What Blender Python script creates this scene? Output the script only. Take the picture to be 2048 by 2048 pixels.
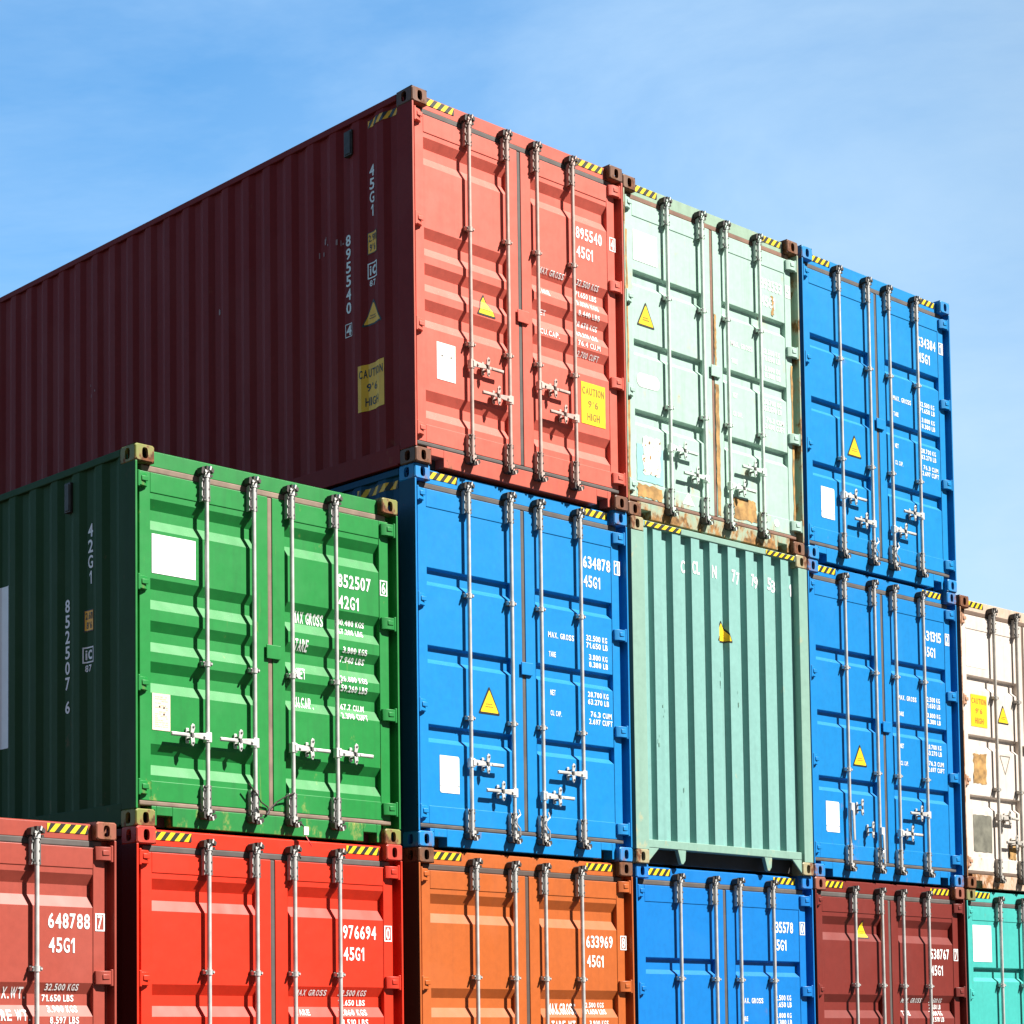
import bpy, bmesh, math, random
from mathutils import Vector, Matrix

random.seed(7)
for o in list(bpy.data.objects):
    bpy.data.objects.remove(o)
scn = bpy.context.scene
COL = scn.collection

# ------------------------------------------------------------------ camera, sky, sun, exposure
cam = bpy.data.cameras.new('camera')
cam.sensor_width = 36.0
cam.lens = 4107.25 / 2048 * 36.0
cam.shift_x = (1024 - 488.02) / 2048
cam.shift_y = (1811.69 - 1024) / 2048
cam.clip_start = 0.1
cam.clip_end = 6000
co = bpy.data.objects.new('camera', cam)
COL.objects.link(co)
R_ = Vector((0.77170368, -0.63595959, -0.00536928))
D_ = Vector((0.0358531, 0.05193183, -0.99800683))
F_ = Vector((0.63497086, 0.76997304, 0.06287711))
mw = Matrix.Identity(4)
for i in range(3):
    mw[i][0], mw[i][1], mw[i][2] = R_[i], -D_[i], -F_[i]
mw.translation = (-10.6433, -10.9053, 1.5017)
co.matrix_world = mw
scn.camera = co

SUN = Vector((0.60, -1.0, 1.20)).normalized()      # towards the sun
w = bpy.data.worlds.new('World')
scn.world = w
w.use_nodes = True
nt = w.node_tree
N, L = nt.nodes, nt.links
bg = N['Background']
sky = N.new('ShaderNodeTexSky')
sky.sky_type = 'NISHITA'
sky.sun_disc = False
sky.sun_elevation = math.asin(SUN.z)
sky.sun_rotation = math.atan2(SUN.x, SUN.y)
sky.air_density = 1.0
sky.dust_density = 0.5
sky.ozone_density = 2.0
tc = N.new('ShaderNodeTexCoord')
mp = N.new('ShaderNodeMapping')
mp.inputs['Rotation'].default_value = (0.0, 0.35, 0.6)
mp.inputs['Scale'].default_value = (1.6, 3.4, 9.0)
L.new(tc.outputs['Generated'], mp.inputs['Vector'])
cn = N.new('ShaderNodeTexNoise')
cn.inputs['Scale'].default_value = 0.9
cn.inputs['Detail'].default_value = 7
cn.inputs['Roughness'].default_value = 0.63
cn.inputs['Distortion'].default_value = 0.3
L.new(mp.outputs['Vector'], cn.inputs['Vector'])
cr = N.new('ShaderNodeValToRGB')
cr.color_ramp.elements[0].position = 0.38
cr.color_ramp.elements[0].color = (0.17, 0.17, 0.17, 1)
cr.color_ramp.elements[1].position = 0.68
cr.color_ramp.elements[1].color = (0.48, 0.48, 0.48, 1)
L.new(cn.outputs['Fac'], cr.inputs['Fac'])
hs = N.new('ShaderNodeHueSaturation')
hs.inputs['Hue'].default_value = 0.494
hs.inputs['Saturation'].default_value = 1.36
hs.inputs['Value'].default_value = 1.9
L.new(sky.outputs['Color'], hs.inputs['Color'])
cm = N.new('ShaderNodeMixRGB')
cm.inputs['Color2'].default_value = (5.7, 7.6, 9.4, 1)   # thin sunlit cirrus, thicker in the haze near the horizon
sp_ = N.new('ShaderNodeSeparateXYZ')
L.new(tc.outputs['Generated'], sp_.inputs[0])
el = N.new('ShaderNodeMapRange')
el.inputs['From Min'].default_value = 0.10
el.inputs['From Max'].default_value = 0.45
el.inputs['To Min'].default_value = 0.28
el.inputs['To Max'].default_value = 0.0
L.new(sp_.outputs['Z'], el.inputs['Value'])
ad = N.new('ShaderNodeMath')
ad.operation = 'ADD'
ad.use_clamp = False
L.new(cr.outputs['Color'], ad.inputs[0])
L.new(el.outputs['Result'], ad.inputs[1])
ex = N.new('ShaderNodeMapRange')                      # paler towards the sun's side
ex.inputs['From Min'].default_value = 0.52
ex.inputs['From Max'].default_value = 0.95
ex.inputs['To Min'].default_value = -0.12
ex.inputs['To Max'].default_value = 0.34
L.new(sp_.outputs['X'], ex.inputs['Value'])
ad2 = N.new('ShaderNodeMath')
ad2.operation = 'ADD'
ad2.use_clamp = True
L.new(ad.outputs[0], ad2.inputs[0])
L.new(ex.outputs['Result'], ad2.inputs[1])
L.new(ad2.outputs[0], cm.inputs['Fac'])
L.new(hs.outputs['Color'], cm.inputs['Color1'])
# added gradient: unseen sky behind the viewer is dimmed to deepen shadows on fronts
az = N.new('ShaderNodeMapRange')
az.interpolation_type = 'SMOOTHSTEP'
az.inputs['From Min'].default_value = -0.15
az.inputs['From Max'].default_value = 0.70
az.inputs['To Min'].default_value = 0.14
az.inputs['To Max'].default_value = 1.15
L.new(sp_.outputs['Y'], az.inputs['Value'])
mu = N.new('ShaderNodeMixRGB')
mu.blend_type = 'MULTIPLY'
mu.inputs['Fac'].default_value = 1.0
L.new(cm.outputs['Color'], mu.inputs['Color1'])
L.new(az.outputs['Result'], mu.inputs['Color2'])
L.new(mu.outputs['Color'], bg.inputs['Color'])
bg.inputs['Strength'].default_value = 0.05

sl = bpy.data.lights.new('sun', 'SUN')
sl.energy = 5.0
sl.angle = math.radians(0.5)
sl.color = (1.0, 0.955, 0.88)
so = bpy.data.objects.new('sun', sl)
so.rotation_euler = SUN.to_track_quat('Z', 'Y').to_euler()
so.location = (10, -30, 40)
COL.objects.link(so)

vs = scn.view_settings
vs.view_transform = 'Standard'
vs.look = 'None'
vs.exposure = 1.2
vs.gamma = 1.0
vs.use_curve_mapping = False

# ------------------------------------------------------------------ materials
def new_mat(name):
    m = bpy.data.materials.new(name)
    m.use_nodes = True
    b = m.node_tree.nodes['Principled BSDF']
    return m, m.node_tree, b


def plain(name, col, rough=0.5, metal=0.0, var=0.12, scale=14.0):
    m, t, b = new_mat(name)
    n, l = t.nodes, t.links
    b.inputs['Roughness'].default_value = rough
    b.inputs['Metallic'].default_value = metal
    c = n.new('ShaderNodeTexCoord')
    no = n.new('ShaderNodeTexNoise')
    no.inputs['Scale'].default_value = scale
    no.inputs['Detail'].default_value = 5
    l.new(c.outputs['Object'], no.inputs['Vector'])
    r = n.new('ShaderNodeMapRange')
    r.inputs['From Min'].default_value = 0.3
    r.inputs['From Max'].default_value = 0.7
    r.inputs['To Min'].default_value = 1 - var
    r.inputs['To Max'].default_value = 1 + var * 0.5
    l.new(no.outputs['Fac'], r.inputs['Value'])
    x = n.new('ShaderNodeMixRGB')
    x.blend_type = 'MULTIPLY'
    x.inputs['Fac'].default_value = 1
    x.inputs['Color1'].default_value = (*col, 1)
    l.new(r.outputs['Result'], x.inputs['Color2'])
    l.new(x.outputs['Color'], b.inputs['Base Color'])
    return m


RUST = (0.12, 0.042, 0.016)
ALB = 0.64                                 # overall paint darkness


def paint(name, col, rust=0.1, dirt=0.3, seed=0.0, rough=0.46, low=0.25, rustcol=RUST, dirtcol=None, fade=0.25, spec=0.36, drip=0.0):
    """container paint: blotchy fade, rain streaks, scuffs and rust that gathers low down and in spots"""
    col = tuple(v * ALB for v in col)
    m, t, b = new_mat(name)
    n, l = t.nodes, t.links

    def math_(op, a, bb=None, clamp=False):
        q = n.new('ShaderNodeMath')
        q.operation = op
        q.use_clamp = clamp
        for i, v in enumerate((a, bb)):
            if v is None:
                continue
            if isinstance(v, (int, float)):
                q.inputs[i].default_value = v
            else:
                l.new(v, q.inputs[i])
        return q.outputs[0]

    def noise(scale, detail, sc=(1, 1, 1), rgh=0.6):
        mpn = n.new('ShaderNodeMapping')
        mpn.inputs['Location'].default_value = (seed * 3.7, seed * 1.9, seed * 2.3)
        mpn.inputs['Scale'].default_value = sc
        l.new(c.outputs['Object'], mpn.inputs['Vector'])
        q = n.new('ShaderNodeTexNoise')
        q.inputs['Scale'].default_value = scale
        q.inputs['Detail'].default_value = detail
        q.inputs['Roughness'].default_value = rgh
        l.new(mpn.outputs['Vector'], q.inputs['Vector'])
        return q.outputs['Fac']

    def rng(v, a0, a1, b0=0.0, b1=1.0):
        q = n.new('ShaderNodeMapRange')
        q.inputs['From Min'].default_value = a0
        q.inputs['From Max'].default_value = a1
        q.inputs['To Min'].default_value = b0
        q.inputs['To Max'].default_value = b1
        l.new(v, q.inputs['Value'])
        return q.outputs['Result']

    def mix(f, c1, c2, mode='MIX'):
        q = n.new('ShaderNodeMixRGB')
        q.blend_type = mode
        for k, v in (('Fac', f), ('Color1', c1), ('Color2', c2)):
            if isinstance(v, (int, float)):
                q.inputs[k].default_value = v
            elif isinstance(v, tuple):
                q.inputs[k].default_value = (*v, 1)
            else:
                l.new(v, q.inputs[k])
        return q.outputs['Color']

    c = n.new('ShaderNodeTexCoord')
    sep = n.new('ShaderNodeSeparateXYZ')
    l.new(c.outputs['Object'], sep.inputs[0])
    big = noise(0.9, 4)
    fine = noise(22, 6)
    streak = noise(1.0, 5, (13, 13, 0.55), 0.65)
    pale = tuple(min(1, v * 0.95 + 0.045) for v in col)
    base = mix(rng(big, 0.35, 0.75, 0, fade), col, pale)
    base = mix(1.0, base, rng(fine, 0.3, 0.7, 0.93, 1.05), 'MULTIPLY')
    d = dirtcol or tuple(v * 0.35 + 0.012 for v in col)
    base = mix(rng(streak, 0.52, 0.78, 0, dirt), base, d)
    patch = noise(1.7, 3, (1, 1, .7), .5)
    base = mix(rng(patch, .56, .62, 0, .10 + dirt * .35), base, tuple(min(1, v * 1.08 + .025) for v in col))
    grime = noise(3.0, 7, (1, 1, .35), .72)
    base = mix(rng(grime, .58, .80, 0, dirt * 1.2), base, d)
    # scuffs: short pale and dark scratches
    sc = noise(5.0, 8, (3.2, 3.2, 1.0), 0.75)
    base = mix(rng(sc, 0.70, 0.76, 0, 0.35), base, pale)
    # rust: threshold noise, lowered near the sill
    rn = noise(5.5, 9, (1, 1, 0.6), 0.7)
    zlow = rng(sep.outputs['Z'], 0.0, 0.42, low, 0.0)
    zl = n.new('ShaderNodeClamp')
    l.new(zlow, zl.inputs[0])
    v = math_('ADD', rn, zl.outputs[0])
    v = math_('ADD', v, rust * 0.22)
    mask = rng(v, 0.735, 0.80)
    cl = n.new('ShaderNodeClamp')
    l.new(mask, cl.inputs[0])
    halo = rng(v, 0.66, 0.76, 0, 0.35)
    hc = n.new('ShaderNodeClamp')
    l.new(halo, hc.inputs[0])
    if drip:                              # thin rust runs
        dn = noise(1.0, 6, (26, 26, .9), .7)
        dc = n.new('ShaderNodeClamp')
        l.new(rng(dn, .66, .74, 0, drip), dc.inputs[0])
        base = mix(dc.outputs[0], base, tuple(min(1, x * 1.6 + .01) for x in rustcol))
    rc = mix(rng(fine, 0.35, 0.65), tuple(x * 0.55 for x in rustcol), tuple(min(1, x * 1.7) for x in rustcol))
    base = mix(hc.outputs[0], base, tuple(min(1, x * 2.2 + 0.03) for x in rustcol))
    base = mix(cl.outputs[0], base, rc)
    l.new(base, b.inputs['Base Color'])
    l.new(rng(cl.outputs[0], 0, 1, rough, 0.85), b.inputs['Roughness'])
    b.inputs['Specular IOR Level'].default_value = spec
    # thin plate is never quite flat
    bp = n.new('ShaderNodeBump')
    bp.inputs['Strength'].default_value = 0.16
    bp.inputs['Distance'].default_value = 0.05
    bn = noise(2.6, 2)
    l.new(bn, bp.inputs['Height'])
    l.new(bp.outputs['Normal'], b.inputs['Normal'])
    return m


STEEL = plain('galvanized_steel', (0.62, 0.61, 0.59), 0.42, 0.3, 0.30, 7)
STEELD = plain('weathered_steel', (0.14, 0.135, 0.13), 0.5, 0.3, 0.4, 16)
IRON = plain('dark_iron', (0.055, 0.047, 0.042), 0.6, 0.2, 0.4, 20)
RUSTY = plain('rusted_iron', (0.16, 0.09, 0.06), 0.8, 0.0, 0.5, 12)
GASK = plain('door_gasket_rubber', (0.085, 0.072, 0.066), 0.75, 0, 0.3, 8)
GASKT = plain('dusty_gasket_rubber', (0.22, 0.155, 0.115), 0.8, 0, 0.3, 8)
WHITE = plain('white_lettering', (0.86, 0.86, 0.85), 0.5, 0, 0.06, 20)
CREAM = plain('cream_sticker', (0.85, 0.80, 0.74), 0.5, 0, 0.08, 20)
STICK = plain('white_sticker', (0.90, 0.90, 0.89), 0.45, 0, 0.05, 8)
YELL = plain('yellow_sticker', (0.84, 0.57, 0.012), 0.45, 0, 0.22, 12)
BLACK = plain('black_print', (0.016, 0.015, 0.014), 0.5, 0, 0.2, 20)
OLIVE = plain('faded_print', (0.26, 0.16, 0.01), 0.6, 0, 0.2, 20)
ORANGE = plain('orange_print', (0.42, 0.13, 0.02), 0.6, 0, 0.2, 20)
GREYP = plain('grey_panel', (0.16, 0.155, 0.12), 0.6, 0, 0.4, 12)
GREYL = plain('faded_lettering', (0.62, 0.70, 0.67), 0.6, 0, 0.25, 25)
RED_ = plain('red_strap', (0.6, 0.03, 0.04), 0.5)
TEALP = plain('patched_paint', (0.26, 0.50, 0.50), 0.5, 0, 0.15, 8)
RUSTP = plain('rust_patch', (0.40, 0.225, 0.07), 0.85, 0, 0.55, 14)
UNDER = plain('dark_underframe', (0.035, 0.03, 0.028), 0.8, 0, 0.3, 6)
SIDEY = plain('amber_sticker', (1.0, 0.47, 0.005), 0.5, 0, 0.12, 10)

# ------------------------------------------------------------------ mesh helpers
class MB:
    def __init__(self):
        self.v, self.f, self.m = [], [], []

    def add(self, vs, fs, mi=0):
        k = len(self.v)
        self.v += [tuple(p) for p in vs]
        for f in fs:
            self.f.append([i + k for i in f])
            self.m.append(mi)

    def box(self, x0, x1, y0, y1, z0, z1, mi=0):
        vs = [(x, y, z) for x in (x0, x1) for y in (y0, y1) for z in (z0, z1)]
        self.add(vs, [(0, 1, 3, 2), (4, 6, 7, 5), (0, 4, 5, 1), (2, 3, 7, 6), (0, 2, 6, 4), (1, 5, 7, 3)], mi)

    def prism(self, poly, axis, a, b, mi=0):
        """poly: 2-D points on the two other axes (in x,y,z order), swept from a to b along axis"""
        def pt(p, t):
            q = list(p)
            q.insert(axis, t)
            return q
        n = len(poly)
        vs = [pt(p, a) for p in poly] + [pt(p, b) for p in poly]
        fs = [(i, (i + 1) % n, n + (i + 1) % n, n + i) for i in range(n)]
        fs += [tuple(range(n))[::-1], tuple(range(n, 2 * n))]
        self.add(vs, fs, mi)

    def tube(self, p, q, r, n=10, mi=0, cap=True):
        p, q = Vector(p), Vector(q)
        d = (q - p).normalized()
        a = d.orthogonal().normalized()
        b = d.cross(a)
        vs = []
        for e in (p, q):
            for i in range(n):
                t = 2 * math.pi * i / n
                vs.append(e + a * (r * math.cos(t)) + b * (r * math.sin(t)))
        fs = [(i, (i + 1) % n, n + (i + 1) % n, n + i) for i in range(n)]
        if cap:
            fs += [tuple(range(n))[::-1], tuple(range(n, 2 * n))]
        self.add(vs, fs, mi)

    def path(self, pts, r, n=6, mi=0):
        for a, b in zip(pts, pts[1:]):
            self.tube(a, b, r, n, mi)

    def mesh(self, name, mats, smooth=False):
        me = bpy.data.meshes.new(name)
        me.from_pydata(self.v, [], self.f)
        for mm in mats:
            me.materials.append(mm)
        me.polygons.foreach_set('material_index', self.m)
        bm = bmesh.new()
        bm.from_mesh(me)
        bmesh.ops.recalc_face_normals(bm, faces=bm.faces)
        bm.to_mesh(me)
        bm.free()
        if smooth:
            me.polygons.foreach_set('use_smooth', [True] * len(me.polygons))
            me.set_sharp_from_angle(angle=math.radians(40))
        me.update()
        return me


def obj(name, me, parent=None, bevel=0.0, loc=None):
    o = bpy.data.objects.new(name, me)
    COL.objects.link(o)
    if parent is not None:
        o.parent = parent
    if loc:
        o.location = loc
    if bevel:
        md = o.modifiers.new('edge', 'BEVEL')
        md.width = bevel
        md.segments = 2
        md.limit_method = 'ANGLE'
        md.angle_limit = math.radians(50)
    return o


CACHE = {}


def cached(key, fn):
    if key not in CACHE:
        CACHE[key] = fn()
    return CACHE[key]


_fc = {}


WID = {'1': .62, '.': .34, ' ': .45, "'": .36, 'I': .36, 'i': .36, 'M': 1.2, 'W': 1.25, 'L': .85, 'm': 1.1}


def glyph(ch):
    """one character filling a unit box"""
    if ch in _fc:
        return _fc[ch]
    if ch == '1':
        vs = [(.55, 0), (1, 0), (1, 1), (.60, 1), (.0, .76), (.0, .58), (.55, .78)]
        res = (vs, [(0, 1, 2, 6), (2, 3, 4, 5, 6)])
    elif ch == '.':
        res = ([(.1, 0), (.9, 0), (.9, .17), (.1, .17)], [(0, 1, 2, 3)])
    elif ch == "'":
        res = ([(.2, .65), (.8, .65), (.8, 1), (.2, 1)], [(0, 1, 2, 3)])
    else:
        cu = bpy.data.curves.new('lettering', 'FONT')
        cu.body = ch
        cu.size = 1
        cu.resolution_u = 3
        cu.offset = 0.020
        o = bpy.data.objects.new('lettering', cu)
        me = bpy.data.meshes.new_from_object(o)
        vs = [tuple(v.co[:2]) for v in me.vertices]
        fs = [tuple(p.vertices) for p in me.polygons]
        bpy.data.objects.remove(o)
        bpy.data.curves.remove(cu)
        bpy.data.meshes.remove(me)
        x0, x1 = min(v[0] for v in vs), max(v[0] for v in vs)
        y0, y1 = min(v[1] for v in vs), max(v[1] for v in vs)
        res = ([((v[0] - x0) / (x1 - x0), (v[1] - y0) / max(y1 - y0, 1e-6)) for v in vs], fs)
    _fc[ch] = res
    return res


def text_polys(s):
    """a word in upright condensed characters filling a unit box"""
    gap = .24 if len(s) > 1 else 0
    tot = sum(WID.get(c, 1) for c in s) + gap * (len(s) - 1)
    x, V, F = 0.0, [], []
    for c in s:
        wd = WID.get(c, 1)
        if c != ' ':
            vs, fs = glyph(c)
            k = len(V)
            V += [((x + wd * a) / tot, b) for a, b in vs]
            F += [tuple(i + k for i in f) for f in fs]
        x += wd + gap
    return V, F


class Sheet:
    """flat artwork in (a, b) that is cut along the folds of a surface and laid on it"""
    def __init__(self):
        self.items = []        # verts2d, faces, material index, lift

    def poly(self, pts, mi=0, lift=0.0):
        self.items.append((pts, [tuple(range(len(pts)))], mi, lift))
        return self

    def rect(self, a0, a1, b0, b1, mi=0, lift=0.0):
        return self.poly([(a0, b0), (a1, b0), (a1, b1), (a0, b1)], mi, lift)

    def frame(self, a0, a1, b0, b1, t, mi=0, lift=0.0):
        self.rect(a0, a1, b0, b0 + t, mi, lift)
        self.rect(a0, a1, b1 - t, b1, mi, lift)
        self.rect(a0, a0 + t, b0 + t, b1 - t, mi, lift)
        self.rect(a1 - t, a1, b0 + t, b1 - t, mi, lift)
        return self

    def text(self, s, a0, a1, b0, b1, mi=0, lift=0.0, drop=0.0, skew=0.0):
        vs, fs = text_polys(s)
        if s == '1':
            pass
        self.items.append(([(a0 + (a1 - a0) * v[0] + skew * (v[1] - .5) * (b1 - b0), b0 + (b1 - b0) * v[1] - drop * v[0]) for v in vs], fs, mi, lift))
        return self

    def build(self, name, mats, surf, folds_a=(), folds_b=(), lift0=0.003):
        out = bmesh.new()
        for vs, fs, mi, lift in self.items:
            bm = bmesh.new()
            bv = [bm.verts.new((v[0], v[1], 0)) for v in vs]
            for f in fs:
                try:
                    bm.faces.new([bv[i] for i in f])
                except ValueError:
                    pass
            aa = [v[0] for v in vs]
            bb = [v[1] for v in vs]
            for t in folds_a:
                if min(aa) < t < max(aa):
                    bmesh.ops.bisect_plane(bm, geom=bm.verts[:] + bm.edges[:] + bm.faces[:], plane_co=(t, 0, 0), plane_no=(1, 0, 0))
            for t in folds_b:
                if min(bb) < t < max(bb):
                    bmesh.ops.bisect_plane(bm, geom=bm.verts[:] + bm.edges[:] + bm.faces[:], plane_co=(0, t, 0), plane_no=(0, 1, 0))
            bmesh.ops.triangulate(bm, faces=bm.faces[:])
            mp_ = {}
            for v in bm.verts:
                mp_[v] = out.verts.new(surf(v.co.x, v.co.y, lift0 + lift))
            for f in bm.faces:
                try:
                    g = out.faces.new([mp_[v] for v in f.verts])
                    g.material_index = mi
                except ValueError:
                    pass
            bm.free()
        me = bpy.data.meshes.new(name)
        out.to_mesh(me)
        out.free()
        for mm in mats:
            me.materials.append(mm)
        return me


# ------------------------------------------------------------------ container geometry
W = 2.438
LEN = 12.192
YF, YP, DEEP = 0.046, 0.051, 0.036       # door frame face, door sheet face, pressing depth
LX0, LX1 = 0.158, 1.082                  # sheet of the left-hand door
RX0, RX1 = 1.356, 2.280


def door_profile(kind, H):
    """[(z, depth)] from the top of the sheet downwards"""
    top = H - 0.306
    pts = [(top, 0)]
    if kind == 'deep':
        tops = [2.552, 1.845, 1.567, 1.287, 0.585]
        dz = (0.072, 0.145, 0.217)
    elif kind == 'low':
        tops = [2.242, 1.697, 1.407, 1.128, 0.569]
        dz = (0.068, 0.140, 0.212)
    else:
        tops = [2.127, 1.533, 0.933]
        dz = (0.012, 0.098, 0.136)
    for t in tops:
        pts += [(t, 0), (t - dz[0], DEEP), (t - dz[1], DEEP), (t - dz[2], 0)]
    pts.append((0.318, 0))
    return pts


def prof_at(pts, z):
    for (z0, d0), (z1, d1) in zip(pts, pts[1:]):
        if z1 <= z <= z0:
            return d0 if z0 == z1 else d0 + (d1 - d0) * (z0 - z) / (z0 - z1)
    return 0.0


def corner_casting_mesh(cw, ch, cd, mats):
    """hollow casting, outer corner at the origin side x=0,y=0; slots in the front and in the outer side"""
    mb = MB()

    def slotted(org, u, v, nrm, wu, hv, sw, sh, bev=0.007):
        org, u, v, nrm = Vector(org), Vector(u), Vector(v), Vector(nrm)
        n = 32
        outer, rim, inner = [], [], []
        for i in range(n):
            t = 2 * math.pi * (i + .5) / n
            c, s = math.cos(t), math.sin(t)
            # square loop
            k = 1 / max(abs(c), abs(s))
            sq = (c * k, s * k)
            k2 = 1 / (abs(c) ** 9 + abs(s) ** 9) ** (1 / 9)
            rr = (c * k2, s * k2)
            outer.append(org + u * (wu / 2 * (1 + sq[0])) + v * (hv / 2 * (1 + sq[1])) - nrm * bev)
            rim.append(org + u * (wu / 2 + (wu / 2 - bev) * rr[0]) + v * (hv / 2 + (hv / 2 - bev) * rr[1]))
            k3 = 1 / (abs(c) ** 3 + abs(s) ** 3) ** (1 / 3)
            inner.append(org + u * (wu / 2 + sw / 2 * c * k3) + v * (hv / 2 + sh / 2 * s * k3))
        deep = [p - nrm * 0.022 for p in inner]
        vs = outer + rim + inner + deep
        fs = []
        for a in range(3):
            for i in range(n):
                j = (i + 1) % n
                fs.append((a * n + i, a * n + j, (a + 1) * n + j, (a + 1) * n + i))
        mb.add(vs, fs)
    b = 0.007
    slotted((0, 0, 0), (1, 0, 0), (0, 0, 1), (0, -1, 0), cw, ch, 0.050, 0.076)
    slotted((0, b, 0), (0, 1, 0), (0, 0, 1), (-1, 0, 0), cd - b, ch, 0.056, 0.078)
    # remaining walls
    mb.add([(cw, b, 0), (cw, cd, 0), (cw, cd, ch), (cw, b, ch)], [(0, 1, 2, 3)])
    mb.add([(b, cd, 0), (cw, cd, 0), (cw, cd, ch), (b, cd, ch)], [(0, 1, 2, 3)])
    mb.add([(0, b, 0), (cw, b, 0), (cw, cd, 0), (b, cd, 0)], [(0, 1, 2, 3)])
    mb.add([(0, b, ch), (cw, b, ch), (cw, cd, ch), (b, cd, ch)], [(0, 1, 2, 3)])
    # mirror makes the inside visible as well: back faces serve as the inner walls
    return mb.mesh('corner_casting', mats)


SP = 0.2705
SB = 0.135                                # pitch of the side wall corrugation


SLOPE, FLAT, SDEP = 0.062, 0.074, 0.024


def side_folds(y0, y1, sb):
    """[(y, depth)] outer flat, slope in, inner flat, slope out"""
    pts = [(y0, 0.0)]
    y = sb
    while y + SP < y1:
        pts += [(y, 0.0), (y + SLOPE, SDEP), (y + SLOPE + FLAT, SDEP), (y + 2 * SLOPE + FLAT, 0.0)]
        y += SP
    pts.append((y1, 0.0))
    return pts


def prof_side(y, sb):
    if y < sb or y > LEN - .4:
        return 0.0
    t = (y - sb) % SP
    if t < SLOPE:
        return SDEP * t / SLOPE
    if t < SLOPE + FLAT:
        return SDEP
    if t < 2 * SLOPE + FLAT:
        return SDEP * (1 - (t - SLOPE - FLAT) / SLOPE)
    return 0.0


def hazard(a0, a1, b0, b1, n, lean, name, surf, folds=(), worn=None):
    s = Sheet()
    s.rect(a0, a1, b0, b1, 0)
    p = (a1 - a0) / n
    for i in range(n + 1):
        x = a0 + p * i - lean * 0.5
        q = [(x, b0), (x + p * .5, b0), (x + p * .5 + lean, b1), (x + lean, b1)]
        q = [(min(max(u, a0), a1), v) for u, v in q]
        if q[1][0] - q[0][0] > 1e-4 or q[2][0] - q[3][0] > 1e-4:
            s.poly(q, 1, 0.0015)
    return s.build(name, [YELL if not worn else worn, BLACK], surf, folds_a=folds)


def rounded_tri(cx, z0, z1, w, r=0.011, lean=0.0):
    """three rounded corners"""
    P = [Vector((cx - w / 2, z0)), Vector((cx + w / 2, z0)), Vector((cx + lean, z1))]
    c = sum(P, Vector((0, 0))) / 3
    out = []
    for i in range(3):
        a, b, d = P[i - 1], P[i], P[(i + 1) % 3]
        e1, e2 = (a - b).normalized(), (d - b).normalized()
        for t in (0, .25, .5, .75, 1):
            p = b + e1 * r * (1 - t) ** 2 * 1.5 + e2 * r * t ** 2 * 1.5
            out.append((p.x, p.y))
    return out


def tri_sheet(cx, z0, z1, w, flip=False):
    s = Sheet()
    s.poly(rounded_tri(cx, z0, z1, w), 1)
    m = 0.16
    h = z1 - z0
    s.poly(rounded_tri(cx, z0 + h * .065, z1 - h * .13, w * 0.84, 0.008), 0, 0.0015)
    for k, (zz, ww) in enumerate(((0.34, 0.30), (0.25, 0.36))):
        x = cx - w * ww / 2
        while x < cx + w * ww / 2:
            s.rect(x, x + w * .055, z0 + h * zz, z0 + h * (zz + .035), 2, 0.003)
            x += w * .075
    return s


def caution_sheet(a0, a1, z0, z1):
    s = Sheet()
    s.rect(a0, a1, z0, z1, 0)
    wd, h = a1 - a0, z1 - z0
    s.text('CAUTION', a0 + wd * .05, a1 - wd * .05, z0 + h * .71, z0 + h * .89, 1, .0015)
    s.text("9'6", a0 + wd * .28, a1 - wd * .30, z0 + h * .41, z0 + h * .58, 1, .0015)
    s.text('HIGH', a0 + wd * .24, a1 - wd * .24, z0 + h * .10, z0 + h * .28, 1, .0015)
    return s


# ------------------------------------------------------------------ small shared meshes
def bracket_mesh(long):
    mb = MB()
    if long:                               # guide at the end of a bar: flange, dark throat, sleeve
        h = 0.18
        mb.box(-0.040, -0.033, 0.012, 0.046, 0, h, 0)
        mb.box(-0.033, 0.026, 0.036, 0.046, 0.004, h - .004, 1)
        mb.tube((0.0, .013, 0), (0.0, .013, h), 0.0188, 14, 0)
        mb.box(0.020, 0.027, 0.006, 0.046, 0.0, h, 1)
        for z in (.004, h - .014):
            mb.box(-0.033, 0.022, -0.004, 0.036, z, z + .010, 1)
        for z in (.030, .090, .150):
            mb.tube((-0.0365, 0.002, z), (-0.0365, 0.014, z), 0.008, 8, 1)
            mb.tube((0.012, -0.010, z), (0.012, -0.002, z), 0.006, 8, 1)
    else:
        mb.box(-0.044, 0.030, 0.030, 0.046, -0.018, 0.018, 1)
        mb.box(-0.042, -0.030, 0.002, 0.030, -0.013, 0.013, 0)
        mb.tube((0, .013, -.018), (0, .013, .018), 0.0225, 14, 0)
        mb.box(0.016, 0.033, -0.002, 0.030, -0.013, 0.013, 1)
        mb.tube((-0.036, -0.008, 0), (-0.036, 0.002, 0), 0.008, 8, 1)
        mb.tube((0.025, -0.009, 0), (0.025, -0.002, 0), 0.007, 8, 0)
    return mb


def handle_mesh(sgn, hang=False):
    mb = MB()
    if hang:
        mb.box(-0.024, 0.030, -0.030, 0.004, -0.035, 0.035)
        mb.prism([(-0.016, -.03), (0.016, -.03), (0.020, -0.31), (-0.004, -0.31)], 1, -0.040, -0.028)
    else:
        mb.box(-0.024, 0.024, -0.028, 0.012, -0.034, 0.034)
        x = lambda t: sgn * t
        mb.prism([(x(.0), -.024), (x(.09), -.018), (x(.17), -.012), (x(.33), -.016), (x(.33), .012), (x(.17), .012), (x(.09), .020), (x(0), .026)], 1, -0.034, -0.022)
        mb.tube((x(.045), -.044, 0), (x(.045), -.03, 0), 0.010, 8)
        mb.box(min(x(.20), x(.33)), max(x(.20), x(.33)), -0.040, -0.034, -0.010, 0.010)
    return mb


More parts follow.
